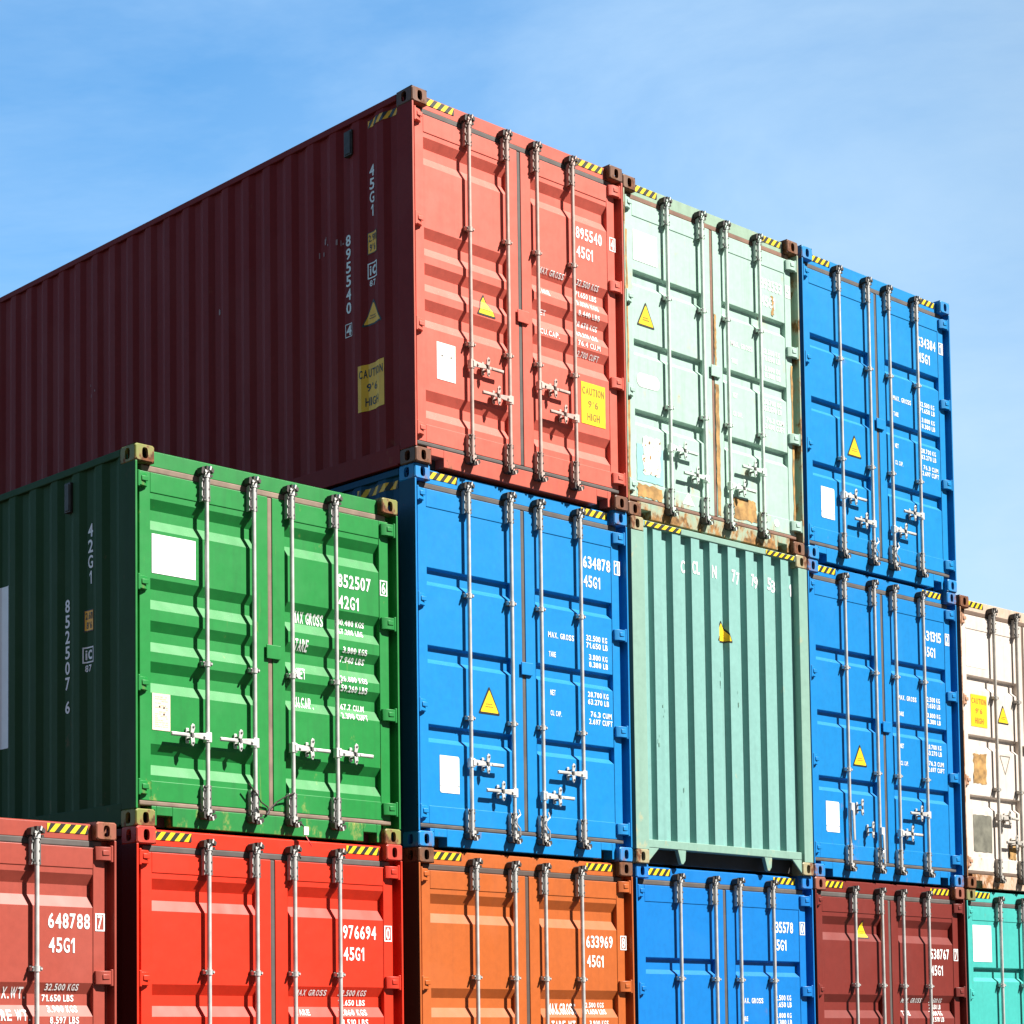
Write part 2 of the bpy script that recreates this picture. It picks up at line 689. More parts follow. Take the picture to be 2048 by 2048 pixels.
def catch_mesh(sgn):
    """plate on the door with a swing latch above and a hasp below the handle"""
    mb = MB()
    mb.prism([(-.014, -.050), (.014, -.050), (.018, .0), (.012, .055), (-.012, .055), (-.018, 0)], 1, 0.036, 0.046)
    mb.box(-.010, .010, -.010, .036, -.030, -.016, 1)
    mb.box(-.010, .010, -.010, .036, .020, .032, 1)
    mb.prism([(-.020, .016), (.006, .010), (.020, .050), (.016, .074), (-.002, .080), (-.016, .060)], 1, -0.024, -0.012)
    mb.prism([(-.018, -.016), (.016, -.016), (.020, -.048), (.004, -.078), (-.012, -.064)], 1, -0.022, -0.010)
    mb.tube((0.004, -.030, 0.056), (0.004, -.023, 0.056), 0.008, 8, 1)
    mb.tube((0.004, -.028, -0.052), (0.004, -.021, -0.052), 0.008, 8, 1)
    mb.prism([(-.006, -.020), (.012, -.014), (.008, .020), (-.012, .016)], 1, -.026, -.015, 1)
    return mb


def keeper_mesh(up):
    """forked cam keeper on the frame and the cam at the end of a bar"""
    mb = MB()
    s = 1 if up else -1

    def pr(poly, a, b, mi):
        mb.prism([(x, s * z) for x, z in poly], 1, a, b, mi)
    pr([(-.054, -.030), (.046, -.030), (.046, .020), (.030, .030), (-.040, .030), (-.054, .016)], .030, .052, 0)
    # horns of the keeper
    pr([(-.056, -.016), (-.036, -.022), (-.026, .000), (-.034, .034), (-.052, .026)], -.014, .040, 0)
    pr([(.026, .006), (.046, -.006), (.052, .018), (.036, .032)], -.020, .040, 0)
    pr([(.030, -.034), (.048, -.030), (.044, -.012), (.028, -.016)], -.010, .040, 0)
    # cam on the bar
    pr([(-.018, -.036), (.018, -.036), (.020, -.012), (.010, .012), (-.012, .010), (-.022, -.010)], -.012, .028, 1)
    pr([(-.014, .012), (-.002, .008), (.004, .038), (-.012, .040)], -.016, .020, 0)
    pr([(.008, .014), (.020, .010), (.028, .036), (.016, .042)], -.024, .014, 1)
    pr([(-.034, -.006), (-.020, -.012), (-.018, .004), (-.032, .010)], -.026, .010, 1)
    mb.tube((.000, -.030, s * -.006), (.000, -.010, s * -.006), .007, 8, 0)
    return mb


def hinge_mesh(left):
    mb = MB()
    # lug on the door face, bent over to the pin by the post
    prof = [(0.150, 0.046), (0.150, 0.030), (0.115, 0.008), (0.050, 0.004), (0.030, 0.012), (0.030, 0.05), (0.062, 0.058)]
    if left:
        prof = [(0.122, 0.046), (0.122, 0.032), (0.095, 0.014), (0.045, 0.006), (0.026, 0.010), (0.026, 0.05), (0.06, 0.058)]
    sx = 1 if left else -1
    ox = 0 if left else W
    mb.prism([(ox + sx * a, b) for a, b in prof], 2, -0.045, 0.045)
    mb.box(min(ox + sx * .055, ox + sx * .11), max(ox + sx * .055, ox + sx * .11), 0.001, 0.012, -0.012, 0.022)
    mb.tube((ox + sx * .034, .014, -.055), (ox + sx * .034, .014, .055), 0.012, 10)
    return mb


def put(name, key, mbfn, mats, parent, loc, bevel=0.0, smooth=True):
    me = cached(key + tuple(m.name for m in mats), lambda: mbfn().mesh(name, mats, smooth))
    return obj(name, me, parent, bevel, loc)


# ------------------------------------------------------------------ one container
def container(sp):
    H = sp['H']
    root = bpy.data.objects.new('shipping_container', None)
    root.empty_display_size = 0.5
    root.location = (sp['x'], sp['y'], sp['z'])
    COL.objects.link(root)
    root['label'] = sp['label']
    root['category'] = 'shipping container'
    root['group'] = 'shipping containers stacked in the yard'
    key = sp['key']
    P = paint(key + '_paint', sp['col'], sp.get('rust', .1), sp.get('dirt', .3), sp['seed'], sp.get('rough', .46), sp.get('low', .2), sp.get('rustcol', RUST), fade=sp.get('fade', .2), drip=sp.get('drip', .06))
    PS = paint(key + '_side_paint', sp.get('side', sp['col']), sp.get('siderust', sp.get('rust', .1) * .3), sp.get('dirt', .3), sp['seed'] + 5, .65, .06, fade=sp.get('fade', .2) * .6, spec=.15)  # shade of the side walls is mixed into this darker colour
    PC = paint(key + '_casting_paint', sp.get('cast', sp['col']), sp.get('castrust', .4), .4, sp['seed'] + 9, .55, .15, fade=.2)
    PH = paint(key + '_frame_paint', sp.get('frame', sp['col']), sp.get('framerust', sp.get('rust', .1)), sp.get('dirt', .3), sp['seed'] + 2, sp.get('rough', .46), sp.get('low', .2) * 1.2, sp.get('rustcol', RUST), fade=sp.get('fade', .2))

    PG = paint(key + '_hinge_paint', sp['col'], sp.get('rust', .1), .35, sp['seed'] + 3, .45, 0, fade=.2)
    PP = PH if 'postrust' not in sp else paint(key + '_post_paint', sp.get('frame', sp['col']), sp['postrust'], .4, sp['seed'] + 6, .5, .1, sp.get('rustcol', RUST), fade=.2)
    cw, ch, cd = 0.162, 0.118, 0.178
    # --- castings
    cm = corner_casting_mesh(cw, ch, cd, [PC])
    for cx in (0, 1):
        for cz in (0, 1):
            for cy in (0, 1):
                o = obj('corner_casting', cm, root)
                o.location = (W * cx, LEN * cy, (H - ch) * cz)
                o.scale = (-1 if cx else 1, -1 if cy else 1, 1)
    # --- corner posts
    for cx in (0, 1):
        mb = MB()
        X = lambda a: W - a if cx else a
        poly = [(X(0.0), 0.003), (X(0.018), 0.003), (X(0.020), 0.088), (X(0.100), 0.088), (X(0.100), 0.17), (X(0.0), 0.17)]
        if sp.get('end'):
            wp = .130 if cx else .165
            poly = [(X(0.0), 0.004), (X(wp), 0.004), (X(wp), 0.17), (X(0.0), 0.17)]
        mb.prism(poly, 2, ch, H - ch)
        web = len(poly) - 1                 # the outer web takes the side colour with shade painted in
        mb.m[web] = 1
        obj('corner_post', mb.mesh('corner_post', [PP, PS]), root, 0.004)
        mb = MB()
        mb.box(min(X(0), X(.16)), max(X(0), X(.16)), LEN - .16, LEN - .004, ch, H - ch)
        obj('corner_post', mb.mesh('corner_post', [PH]), root, 0.004)
    # --- roof and floor
    mb = MB()
    y = 0.18
    pts = []
    zr = H - 0.030
    while y < LEN - 0.3:
        pts += [(y, zr), (y + .06, zr), (y + .085, zr + .018), (y + .185, zr + .018), (y + .21, zr)]
        y += .21
    pts.append((LEN - .05, zr))
    poly = pts + [(LEN - .05, zr - .012), (0.18, zr - .012)]
    n = len(pts)
    vs = [(.05, a, b) for a, b in pts] + [(W - .05, a, b) for a, b in pts]
    mb.add(vs, [(i, i + 1, n + i + 1, n + i) for i in range(n - 1)])
    obj('roof', mb.mesh('roof', [PS]), root)
    mb = MB()
    mb.box(.05, W - .05, .12, LEN - .05, .14, .17)
    y = .3
    while y < LEN - .3:
        mb.box(.06, W - .06, y, y + .05, .035, .14)
        y += .31
    obj('underframe', mb.mesh('underframe', [UNDER]), root)
    # --- side walls and rails
    sb = sp.get('sb', SB)
    SIDE = side_folds(0.10, LEN - 0.10, sb)
    for cx in (0, 1):
        X = lambda d: W - d if cx else d
        mb = MB()
        n = len(SIDE)
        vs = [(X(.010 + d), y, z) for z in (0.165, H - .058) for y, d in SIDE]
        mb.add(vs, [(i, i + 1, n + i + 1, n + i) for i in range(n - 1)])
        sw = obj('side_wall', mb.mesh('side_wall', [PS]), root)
        mb = MB()
        mb.box(min(X(.002), X(.062)), max(X(.002), X(.062)), cd, LEN - cd, H - .060, H - .008)
        obj('top_rail', mb.mesh('top_rail', [PS]), root, .006)
        mb = MB()
        mb.box(min(X(.006), X(.050)), max(X(.006), X(.050)), cd, LEN - cd, .018, .165)
        mb.box(min(X(.002), X(.050)), max(X(.002), X(.050)), cd + .02, LEN - cd - .02, .010, .030)
        obj('bottom_rail', mb.mesh('bottom_rail', [PS]), root, .004)
        if cx == 0:
            left_wall = sw
    # far end wall
    mb = MB()
    x = .1
    pts = [(.1, 0)]
    while x + .25 < W - .1:
        pts += [(x + .06, 0), (x + .085, .045), (x + .185, .045), (x + .21, 0)]
        x += .25
    pts.append((W - .1, 0))
    n = len(pts)
    vs = [(a, LEN - .02 - b, z) for z in (.15, H - .05) for a, b in pts]
    mb.add(vs, [(i, i + 1, n + i + 1, n + i) for i in range(n - 1)])
    mb.box(.16, W - .16, LEN - .06, LEN - .004, .02, .15)
    mb.box(.16, W - .16, LEN - .06, LEN - .004, H - .06, H - .01)
    obj('end_wall', mb.mesh('end_wall', [PS]), root)

    def side_surf(a, b, lift):             # a runs towards the doors, so y = -a
        y = -a
        d = 0.010 + prof_side(y, sb)
        return (d - lift, y, b)
    sfolds = [-y for y, d in SIDE if y < 6]
    build_side_art(sp, left_wall, side_surf, sfolds, root)

    if sp.get('end'):
        build_blank_end(sp, root, P, PH, H)
        return root

    # --- header, sill, seals
    HB = H - 0.122
    mb = MB()
    mb.box(cw, W - cw, .055, .15, HB, H - .020)
    mb.box(.085, cw, .088, .15, HB, H - ch)
    mb.box(W - cw, W - .085, .088, .15, HB, H - ch)
    mb.prism([(.055, H - .020), (.150, H - .020), (.150, H - .006), (.070, H - .012)], 0, cw, W - cw)
    hd = obj('door_header', mb.mesh('door_header', [PH]), root, .005)
    mb = MB()
    fx = .205
    mb.box(cw, fx, .045, .15, .016, .148)
    mb.box(fx, fx + .135, .045, .15, .086, .148)
    mb.box(fx + .135, W - fx - .135, .045, .15, .016, .148)
    mb.box(W - fx - .135, W - fx, .045, .15, .086, .148)
    mb.box(W - fx, W - cw, .045, .15, .016, .148)
    mb.box(.022, W - .022, .045, .15, .148 if False else .1185, .150) if False else None
    mb.box(fx, fx + .135, .135, .15, .016, .086, 1)
    mb.box(W - fx - .135, W - fx, .135, .15, .016, .086, 1)
    sill = obj('door_sill', mb.mesh('door_sill', [PH, UNDER]), root, .004)
    g = sp.get('gasket', GASK)
    mb = MB()
    mb.box(.085, W - .085, .050, .10, H - .167, HB - .001)
    obj('door_gasket', mb.mesh('door_gasket', [g]), root, .008)
    mb = MB()
    mb.box(.06, W - .06, .044, .10, .149, .181)
    obj('door_gasket', mb.mesh('door_gasket', [g]), root, .008)
    mb = MB()
    mb.box(1.199, 1.239, .050, .10, .183, H - .169)
    obj('door_gasket', mb.mesh('door_gasket', [g]), root, .008)

    # --- doors
    DT, DB = H - .168, .182
    prof = door_profile(sp['kind'], H)
    folds = sorted({z for z, d in prof})

    def surf(a, b, lift):
        if LX0 < a < LX1 or RX0 < a < RX1:
            if folds[0] < b < folds[-1]:
                return (a, YP + prof_at(prof, b) - lift, b)
        return (a, YF - lift, b)
    afolds = (LX0, LX1, RX0, RX1)
    B = sp['bars']                         # offsets of the outer and inner bars from the middle
    bars = [1.219 - B[0], 1.219 - B[1], 1.219 + B[1], 1.219 + B[0]]
    doors = []
    for side in (0, 1):
        e0, e1 = ((.066, 1.198), (1.240, 2.372))[side]
        p0, p1 = ((LX0, LX1), (RX0, RX1))[side]

        def mk():
            mb = MB()
            zt, zb = prof[0][0], prof[-1][0]
            mb.box(e0, p0, YF, .095, DB, DT)
            mb.box(p1, e1, YF, .095, DB, DT)
            mb.box(p0, p1, YF, .095, zt, DT)
            mb.box(p0, p1, YF, .095, DB, zb)
            n = len(prof)
            vs = [(x, YP + d, z) for x in (p0, p1) for z, d in prof]
            mb.add(vs, [(i, i + 1, n + i + 1, n + i) for i in range(n - 1)])
            return mb.mesh('door', [P])
        d = obj('door', mk(), root, .004)
        doors.append(d)
        # lock plate overlapping the joint
        if side == 1:
            kz = sp.get('plate', 1.47)
            mb = MB()
            mb.prism([(1.168, kz - .050), (1.290, kz - .050), (1.300, kz - .035), (1.300, kz + .05), (1.168, kz + .05)], 1, .024, .034)
            mb.box(1.262, 1.300, .030, .046, kz - .05, kz + .05)
            obj('lock_plate', mb.mesh('lock_plate', [P]), d, .004)
        for hz in sp['hinges']:
            if side == 0:
                put('hinge', ('hl',), lambda: hinge_mesh(True), [sp.get('hingemat') or PG], d, (0, 0, hz), .004)
            else:
                put('hinge', ('hr',), lambda: hinge_mesh(False), [sp.get('hingemat') or PG], d, (0, 0, hz), .004)
        for k in (2 * side, 2 * side + 1):
            bx = bars[k]
            mb = MB()
            mb.tube((0, .012, .10), (0, .012, H - .085), .0158, 14)
            mats = sp.get('steel', STEEL), sp.get('steeld', STEELD)
            put('locking_bar', ('bar', H), lambda: mb, [mats[0]], d, (bx, 0, 0))
            put('bar_bracket', ('brl',), lambda: bracket_mesh(True), [mats[0], mats[1]], d, (bx, 0, H - .305))
            put('bar_bracket', ('brl',), lambda: bracket_mesh(True), [mats[0], mats[1]], d, (bx, 0, .135))
            for bz in sp['brackets']:
                put('bar_bracket', ('brs',), lambda: bracket_mesh(False), [mats[0], mats[1]], d, (bx, 0, bz))
            put('cam_keeper', ('kpu',), lambda: keeper_mesh(True), [sp.get('keeper', IRON), mats[0]], hd, (bx - .004, .004, H - .098))
            put('cam_keeper', ('kpd',), lambda: keeper_mesh(False), [sp.get('keeper', IRON), mats[0]], sill, (bx - .002, -.004, .112))
            hspec = sp['handles'][k]
            if hspec:
                hz, dr = hspec
                if dr in ('r', 'l'):
                    s = 1 if dr == 'r' else -1
                    put('door_handle', ('hd', s), lambda: handle_mesh(s), [mats[0]], d, (bx, .020, hz), .003, False)
                    put('handle_catch', ('ct', s), lambda: catch_mesh(s), [mats[0], mats[1]], d, (bx + s * .155, 0, hz), .003, False)
                elif dr in ('hr', 'hl'):
                    s = 1 if dr == 'hr' else -1
                    put('door_handle', ('hh',), lambda: handle_mesh(1, True), [mats[0]], d, (bx + .012, .014, hz), .003, False)
                    put('handle_catch', ('ct', s), lambda: catch_mesh(s), [mats[0], mats[1]], d, (bx + s * .155, 0, hz), .003, False)
    # --- lettering and stickers
    build_door_art(sp, doors, hd, surf, afolds, folds, H)
    return root


def build_door_art(sp, doors, hd, surf, af, zf, H):
    ld, rd = doors
    T = sp.get('lettering', WHITE)

    def hsurf(a, b, lift):
        return (a, .055 - lift, b)
    zh0, zh1 = H - .082, H - .026
    if sp.get('hazard', True):
        for a0, a1 in ((.178, .50), (1.925, 2.245)):
            obj('hazard_tape', hazard(a0, a1, zh0, zh1, 4, .05, 'hazard_tape', hsurf), hd)

    def art(name, sheet, mats, parent):
        return obj(name, sheet.build(name, mats, surf, af, zf), parent)
    num = sp.get('number')
    if num:
        z = sp['numz']
        nx0, nx1 = sp.get('numx', (1.895, 2.215))
        art('identification_number', Sheet().text(num[0], nx0, nx1, z - .098, z), [T], rd)
        art('type_code', Sheet().text(num[2], nx0 + .005, nx0 + .205, z - .254, z - .158), [T], rd)
        bx = sp.get('boxx', 2.302)
        s = Sheet()
        s.frame(bx - .012, bx + .062, z - .108, z + .008, .009)
        s.text(num[1], bx + .006, bx + .044, z - .094, z - .006, 0)
        art('check_digit', s, [T], rd)
    if sp.get('weights'):
        for (txt, a0, a1, b0, b1) in sp['weights']:
            art('weight_marking', Sheet().text(txt, a0, a1, b0, b1), [T], rd)
    for tr in sp.get('tri', []):
        cx, z0, z1, wd = tr
        art('warning_triangle', tri_sheet(cx, z0, z1, wd), [YELL, BLACK, OLIVE], ld if cx < 1.2 else rd)
    for st in sp.get('stickers', []):
        kind, a0, a1, b0, b1 = st[:5]
        par = ld if a0 < 1.2 else rd
        if kind == 'white':
            art('blank_sticker', Sheet().rect(a0, a1, b0, b1), [STICK], par)
        elif kind == 'plate':
            s = Sheet()
            r = .012
            s.poly([(a0 + r, b0), (a1, b0), (a1, b1 - r), (a1 - r, b1), (a0, b1), (a0, b0 + r)], 0)
            for x in (a0 + .004, a1 - .016):
                s.rect(x, x + .012, b0 + (b1 - b0) * .18, b0 + (b1 - b0) * .21, 1, .0015)
            art('data_plate', s, [STICK, STEELD], par)
        elif kind == 'dots':
            s = Sheet().rect(a0, a1, b0, b1)
            for x in (a0 + .05, a1 - .055):
                s.rect(x, x + .014, b0 + (b1 - b0) * .63, b0 + (b1 - b0) * .68, 1, .0015)
            for k in range(5):
                zz = b0 + (b1 - b0) * (.12 + .09 * k)
                s.rect(a0 + .03, a1 - .03 - .02 * (k % 2), zz, zz + .004, 2, .0015)
            art('data_plate', s, [CREAM, IRON, plain('faint_print', (.78, .66, .55), .6)], par)
        elif kind == 'paper':
            s = Sheet().rect(a0, a1, b0, b1)
            rr = random.Random(3)
            for k in range(15):
                zz = b1 - (b1 - b0) * (.07 + .058 * k)
                x = a0 + .025
                while x < a1 - .03:
                    ww = rr.uniform(.008, .030)
                    if rr.random() < .72:
                        s.rect(x, min(x + ww, a1 - .02), zz - .007, zz, 1, .0015)
                    x += ww + .007
            for x, q in ((a0 + .055, .62), (a1 - .06, .60), (a1 - .06, .42)):
                s.rect(x, x + .013, b0 + (b1 - b0) * q, b0 + (b1 - b0) * q + .013, 2, .002)
            art('data_plate', s, [plain('beige_plate', (.78, .64, .50), .6), plain('tan_print', (.74, .52, .36), .6), IRON], par)
        elif kind == 'caution':
            art('caution_label', caution_sheet(a0, a1, b0, b1), [YELL, sp.get('cautionink', OLIVE)], par)
        elif kind == 'oval':
            r = (b1 - b0) / 2
            pts = []
            for k in range(20):
                t = math.pi / 2 + math.pi * 2 * k / 20
                cx = a0 + r if math.cos(t) < 0 else a1 - r
                pts.append((cx + r * math.cos(t), (b0 + b1) / 2 + r * math.sin(t)))
            art('oval_sticker', Sheet().poly(pts), [STICK], par)
        elif kind in ('rustpatch', 'rustrun', 'grey', 'teal', 'rag'):
            s = Sheet()
            rr = random.Random(int(a0 * 1000))
            j = {'rustpatch': .012, 'rag': .012, 'rustrun': .007}.get(kind, .004)
            gx = (a1 - a0) * .5 if kind == 'rustrun' else 0
            pts = []
            nn = 18 if kind == 'rustrun' else 9
            for (p, q) in (((a0, b0), (a1, b0)), ((a1, b0), (a1, b1)), ((a1, b1), (a0, b1)), ((a0, b1), (a0, b0))):
                for k in range(nn):
                    t = k / nn
                    pts.append((p[0] + (q[0] - p[0]) * t + rr.uniform(-j, j), p[1] + (q[1] - p[1]) * t + rr.uniform(-j, j)))
            s.poly(pts, 0, .002 if kind == 'rag' else 0)
            nm, mt = {'rustpatch': ('rust_patch', RUSTP), 'rustrun': ('rust_streak', RUSTP), 'grey': ('grey_panel', GREYP), 'teal': ('paint_patch', TEALP), 'rag': ('torn_sticker', CREAM)}[kind]
            if kind == 'rag':
                for k in range(26):
                    x, z = rr.uniform(a0, a1 - .01), rr.uniform(b0, b1 - .02)
                    s.rect(x, x + rr.uniform(.004, .014), z, z + rr.uniform(.004, .03), 1, .0035 + .0002 * k)
            art(nm, s, [mt, RUSTP], par)
        elif kind == 'tri_outline':
            s = Sheet()
            P = [(a0, b1), (a1, b1), ((a0 + a1) / 2, b0)]
            for (p, q) in zip(P, P[1:] + P[:1]):
                d = Vector((q[0] - p[0], q[1] - p[1])).normalized()
                nrm = Vector((-d.y, d.x)) * .0035
                s.poly([(p[0] - nrm.x, p[1] - nrm.y), (q[0] - nrm.x, q[1] - nrm.y), (q[0] + nrm.x, q[1] + nrm.y), (p[0] + nrm.x, p[1] + nrm.y)])
            art('triangle_outline', s, [GREYP], par)
        elif kind == 'tri_white':
            art('white_triangle', Sheet().poly([(a0, b0), (a1, b0), ((a0 + a1) / 2, b1)]), [STICK], par)
        elif kind == 'disc':
            r = (a1 - a0) / 2
            art('round_sticker', Sheet().poly([((a0 + a1) / 2 + r * math.cos(t * .3927), (b0 + b1) / 2 + r * math.sin(t * .3927)) for t in range(16)]), [STICK], par)
    if sp.get('wire'):
        mb = MB()
        pts = [(.965, -.01, .35), (1.03, -.012, .29), (1.10, .02, .235), (1.175, .035, .205), (1.185, .03, .165), (1.16, .03, .150), (1.19, .03, .19), (1.25, .025, .245), (1.32, .0, .29), (1.385, -.012, .315)]
        mb.path(pts, .0055)
        mb.path([(1.03, -.012, .19), (1.055, -.01, .16), (1.05, -.008, .11)], .005)
        obj('tie_wire', mb.mesh('tie_wire', [IRON]), ld)
        mb = MB()
        mb.path([(1.41, -.02, .11), (1.44, -.03, .09), (1.46, -.03, .07)], .005)
        mb.box(1.448, 1.490, -.040, -.032, .020, .078, 1)
        mb.path([(1.47, -.03, .015), (1.485, -.05, -.03), (1.51, -.05, -.06)], .004, 6, 2)
        obj('security_seal', mb.mesh('security_seal', [IRON, STICK, RED_]), rd)
    for bx in sp.get('cables', []):
        mb = MB()
        mb.path([(bx + .02, -.012, .34), (bx + .03, -.02, .30), (bx - .01, -.022, .27), (bx - .02, -.02, .23), (bx + .025, -.022, .19), (bx + .03, -.018, .14)], .006)
        obj('tie_cable', mb.mesh('tie_cable', [STEEL]), ld if bx < 1.2 else rd)


def build_side_art(sp, wall, surf, folds, root):
    T = WHITE
    H = sp['H']
    s_ = sp.get('sideart')
    if not s_:
        return

    def art(name, sh, mats, parent=wall):
        return obj(name, sh.build(name, mats, surf, folds, ()), parent)

    def stack(name, chars, y, zt, step, hgt, wd, parent=wall, box=None):
        s = Sheet()
        for k, c in enumerate(chars):
            ww = wd * (.45 if c == '1' else 1)
            s.text(c, -y - ww / 2, -y + ww / 2, zt - step * k - hgt, zt - step * k)
        if box:
            c, z0, z1 = box
            s.text(c, -y - wd / 2, -y + wd / 2, z0 + .012, z1 - .012)
            if sp['key'] == 'maroon':
                s.frame(-y - wd / 2 - .014, -y + wd / 2 + .014, z0, z1, .006)
        art(name, s, [T], parent)
    for it in s_:
        k = it[0]
        if k == 'stack':
            stack(*it[1:7], it[7], box=it[8] if len(it) > 8 else None)
        elif k == 'size':
            y0, y1, z0, z1, a, b = it[1:]
            s = Sheet().rect(-y0, -y1, z0, z1)
            wd, h = y0 - y1, z1 - z0
            s.frame(-y0, -y1, z0, z1, .006, 1, .0015)
            s.text(a, -y0 + wd * .12, -y1 - wd * .12, z0 + h * .56, z0 + h * .88, 1, .0015)
            s.text(b, -y0 + wd * .2, -y1 - wd * .2, z0 + h * .12, z0 + h * .44, 1, .0015)
            art('height_label', s, [SIDEY, BLACK])
        elif k == 'ic':
            y0, y1, z0, z1 = it[1:]
            s = Sheet().frame(-y0, -y1, z0, z1, .010)
            wd, h = y0 - y1, z1 - z0
            s.text('ic', -y0 + wd * .2, -y1 - wd * .16, z0 + h * .2, z0 + h * .8)
            s.text('87', -y0 + wd * .18, -y1 - wd * .22, z0 - .062, z0 - .014)
            art('registry_mark', s, [T])
        elif k == 'tri':
            art('warning_triangle', tri_sheet(-it[1], it[2], it[3], it[4]), [SIDEY, BLACK, BLACK])
        elif k == 'caution':
            y0, y1, z0, z1 = it[1:]
            art('caution_label', caution_sheet(-y0, -y1, z0, z1), [SIDEY, BLACK])
        elif k == 'panel':
            y0, y1, z0, z1 = it[1:]
            art('white_panel', Sheet().rect(-y0, -y1, z0, z1), [STICK])
        elif k == 'vent':
            y0, y1, z0, z1 = it[1:]
            mb = MB()
            x = .012
            mb.box(-.006, .03, y1, y0, z0, z1)
            mb.box(-.012, -.006, y1 + .012, y0 - .012, z0 + .012, z1 - .012)
            obj('air_vent', mb.mesh('air_vent', [it[0] and IRON]), wall, .004)
        elif k == 'hazard':
            y0, y1, z0, z1 = it[1:]
            me = hazard(-y0, -y1, z0, z1, 4, .05, 'hazard_tape', surf, folds, SIDEY)
            obj('hazard_tape', me, wall)
        elif k == 'flakes':
            rr = random.Random(5)
            s = Sheet()
            for (y, z, n) in it[1]:
                for q in range(n):
                    a, b = -y + rr.uniform(-.05, .05), z + rr.uniform(-.09, .09)
                    s.rect(a, a + rr.uniform(.006, .016), b, b + rr.uniform(.01, .05), 0, .0002 * len(s.items))
            art('paint_flakes', s, [plain('worn_print', (.36, .20, .20), .6)])


def build_blank_end(sp, root, P, PH, H):
    """front end of a container: plain corrugated wall"""
    x0, x1 = .165, W - .130
    pitch = .2525
    base = .018
    dep = .048
    pts = [(x0, base), (.222, base), (.244, base + dep), (.272, base + dep)]
    x = .297
    for k in range(8):
        pts += [(x, base), (x + .112, base), (x + .137, base + dep), (x + .2275, base + dep)]
        x += pitch
    pts.append((x1, base + dep))
    zb, zt = .190, H - .06
    folds = [p[0] for p in pts]

    def surf(a, b, lift):
        for (a0, d0), (a1, d1) in zip(pts, pts[1:]):
            if a0 <= a <= a1:
                return (a, d0 + (d1 - d0) * (a - a0) / (a1 - a0) - lift, b)
        return (a, base - lift, b)
    mb = MB()
    n = len(pts)
    vs = [(a, d, z) for z in (zb, zt) for a, d in pts]
    mb.add(vs, [(i, i + 1, n + i + 1, n + i) for i in range(n - 1)])
    ew = obj('end_wall', mb.mesh('end_wall', [P]), root)
    mb = MB()
    mb.box(.162, W - .162, .010, .12, H - .066, H - .014)
    hd = obj('end_header', mb.mesh('end_header', [PH]), root, .005)
    mb = MB()
    mb.box(.165, W - .165, .010, .12, .138, .205)
    mb.box(.165, W - .165, .118, .14, .018, .138, 1)
    mb.prism([(.162, .018), (.162, .136), (.30, .136)], 1, .012, .026)
    mb.prism([(W - .162, .018), (W - .162, .136), (W - .30, .136)], 1, .012, .026)
    for cx in (.60, 1.79):
        mb.prism([(cx - .055, .138), (cx + .055, .138), (cx + .045, .050), (cx + .015, .016), (cx - .012, .020)], 1, .014, .05)
    obj('end_sill', mb.mesh('end_sill', [PH, UNDER]), root, .004)

    def hs(a, b, lift):
        return (a, .010 - lift, b)
    for a0, a1 in ((.185, .66), (1.84, 2.26)):
        obj('hazard_tape', hazard(a0, a1, H - .060, H - .020, 5, .05, 'hazard_tape', hs), hd)
    s = Sheet()
    for t, a0, a1 in (('C', .718, .770), ('C', .812, .858), ('L', .868, .908), ('N', 1.080, 1.140), ('7', 1.355, 1.405), ('7', 1.474, 1.524), ('7', 1.632, 1.668), ('9', 1.732, 1.784), ('5', 1.862, 1.918), ('3', 1.986, 2.036), ('1', 2.248, 2.276)):
        obj('identification_number', Sheet().text(t, a0, a1, 2.52, 2.63).build('identification_number', [WHITE], surf, folds, ()), ew)
    obj('warning_triangle', tri_sheet(1.248, 1.982, 2.180, .205).build('warning_triangle', [YELL, BLACK, YELL], surf, folds, ()), ew)
    rr = random.Random(11)
    s = Sheet()
    for (x, z, n) in ((.27, 2.35, 3), (.43, 1.75, 7), (.40, 1.30, 5), (1.18, 1.62, 5), (1.42, 1.45, 4), (.33, 1.0, 3), (1.70, .42, 5), (1.95, .45, 5), (.62, .6, 2)):
        for q in range(n):
            a, b = x + rr.uniform(-.02, .02), z + rr.uniform(-.10, .10)
            s.rect(a, a + rr.uniform(.003, .012), b, b + rr.uniform(.01, .06), 0, .0001 * len(s.items))
    obj('scuff_marks', s.build('scuff_marks', [plain('scuffed_paint', (.17, .33, .27), .6)], surf, folds, ()), ew)


# ------------------------------------------------------------------ ground (the stack stands on the yard)
mb = MB()
mb.add([(-3000, -3000, 0), (3000, -3000, 0), (3000, 3000, 0), (-3000, 3000, 0)], [(0, 1, 2, 3)])
gnd = obj('ground', mb.mesh('ground', [plain('yard_concrete', (0.035, 0.034, 0.033), 0.9, 0, .3, .6)]))
gnd['kind'] = 'structure'

# ------------------------------------------------------------------ the fifteen containers
HC, LO = 2.896, 2.591
DEEPK = dict(kind='deep', bars=(.60, .173), hinges=(2.69, 1.88, 1.065, .265), brackets=(1.93, 1.02), plate=1.38)
BLUEK = dict(kind='step', bars=(.642, .169), hinges=(2.67, 1.865, 1.065, .265), brackets=(1.955, 1.01), plate=1.465,
             handles=((.668, 'r'), (.470, 'l'), (.470, 'r'), (.672, 'l')), numz=2.476, boxx=2.312)
RH = ((.866, 'r'), (.664, 'l'), (.852, 'r'), (.664, 'l'))


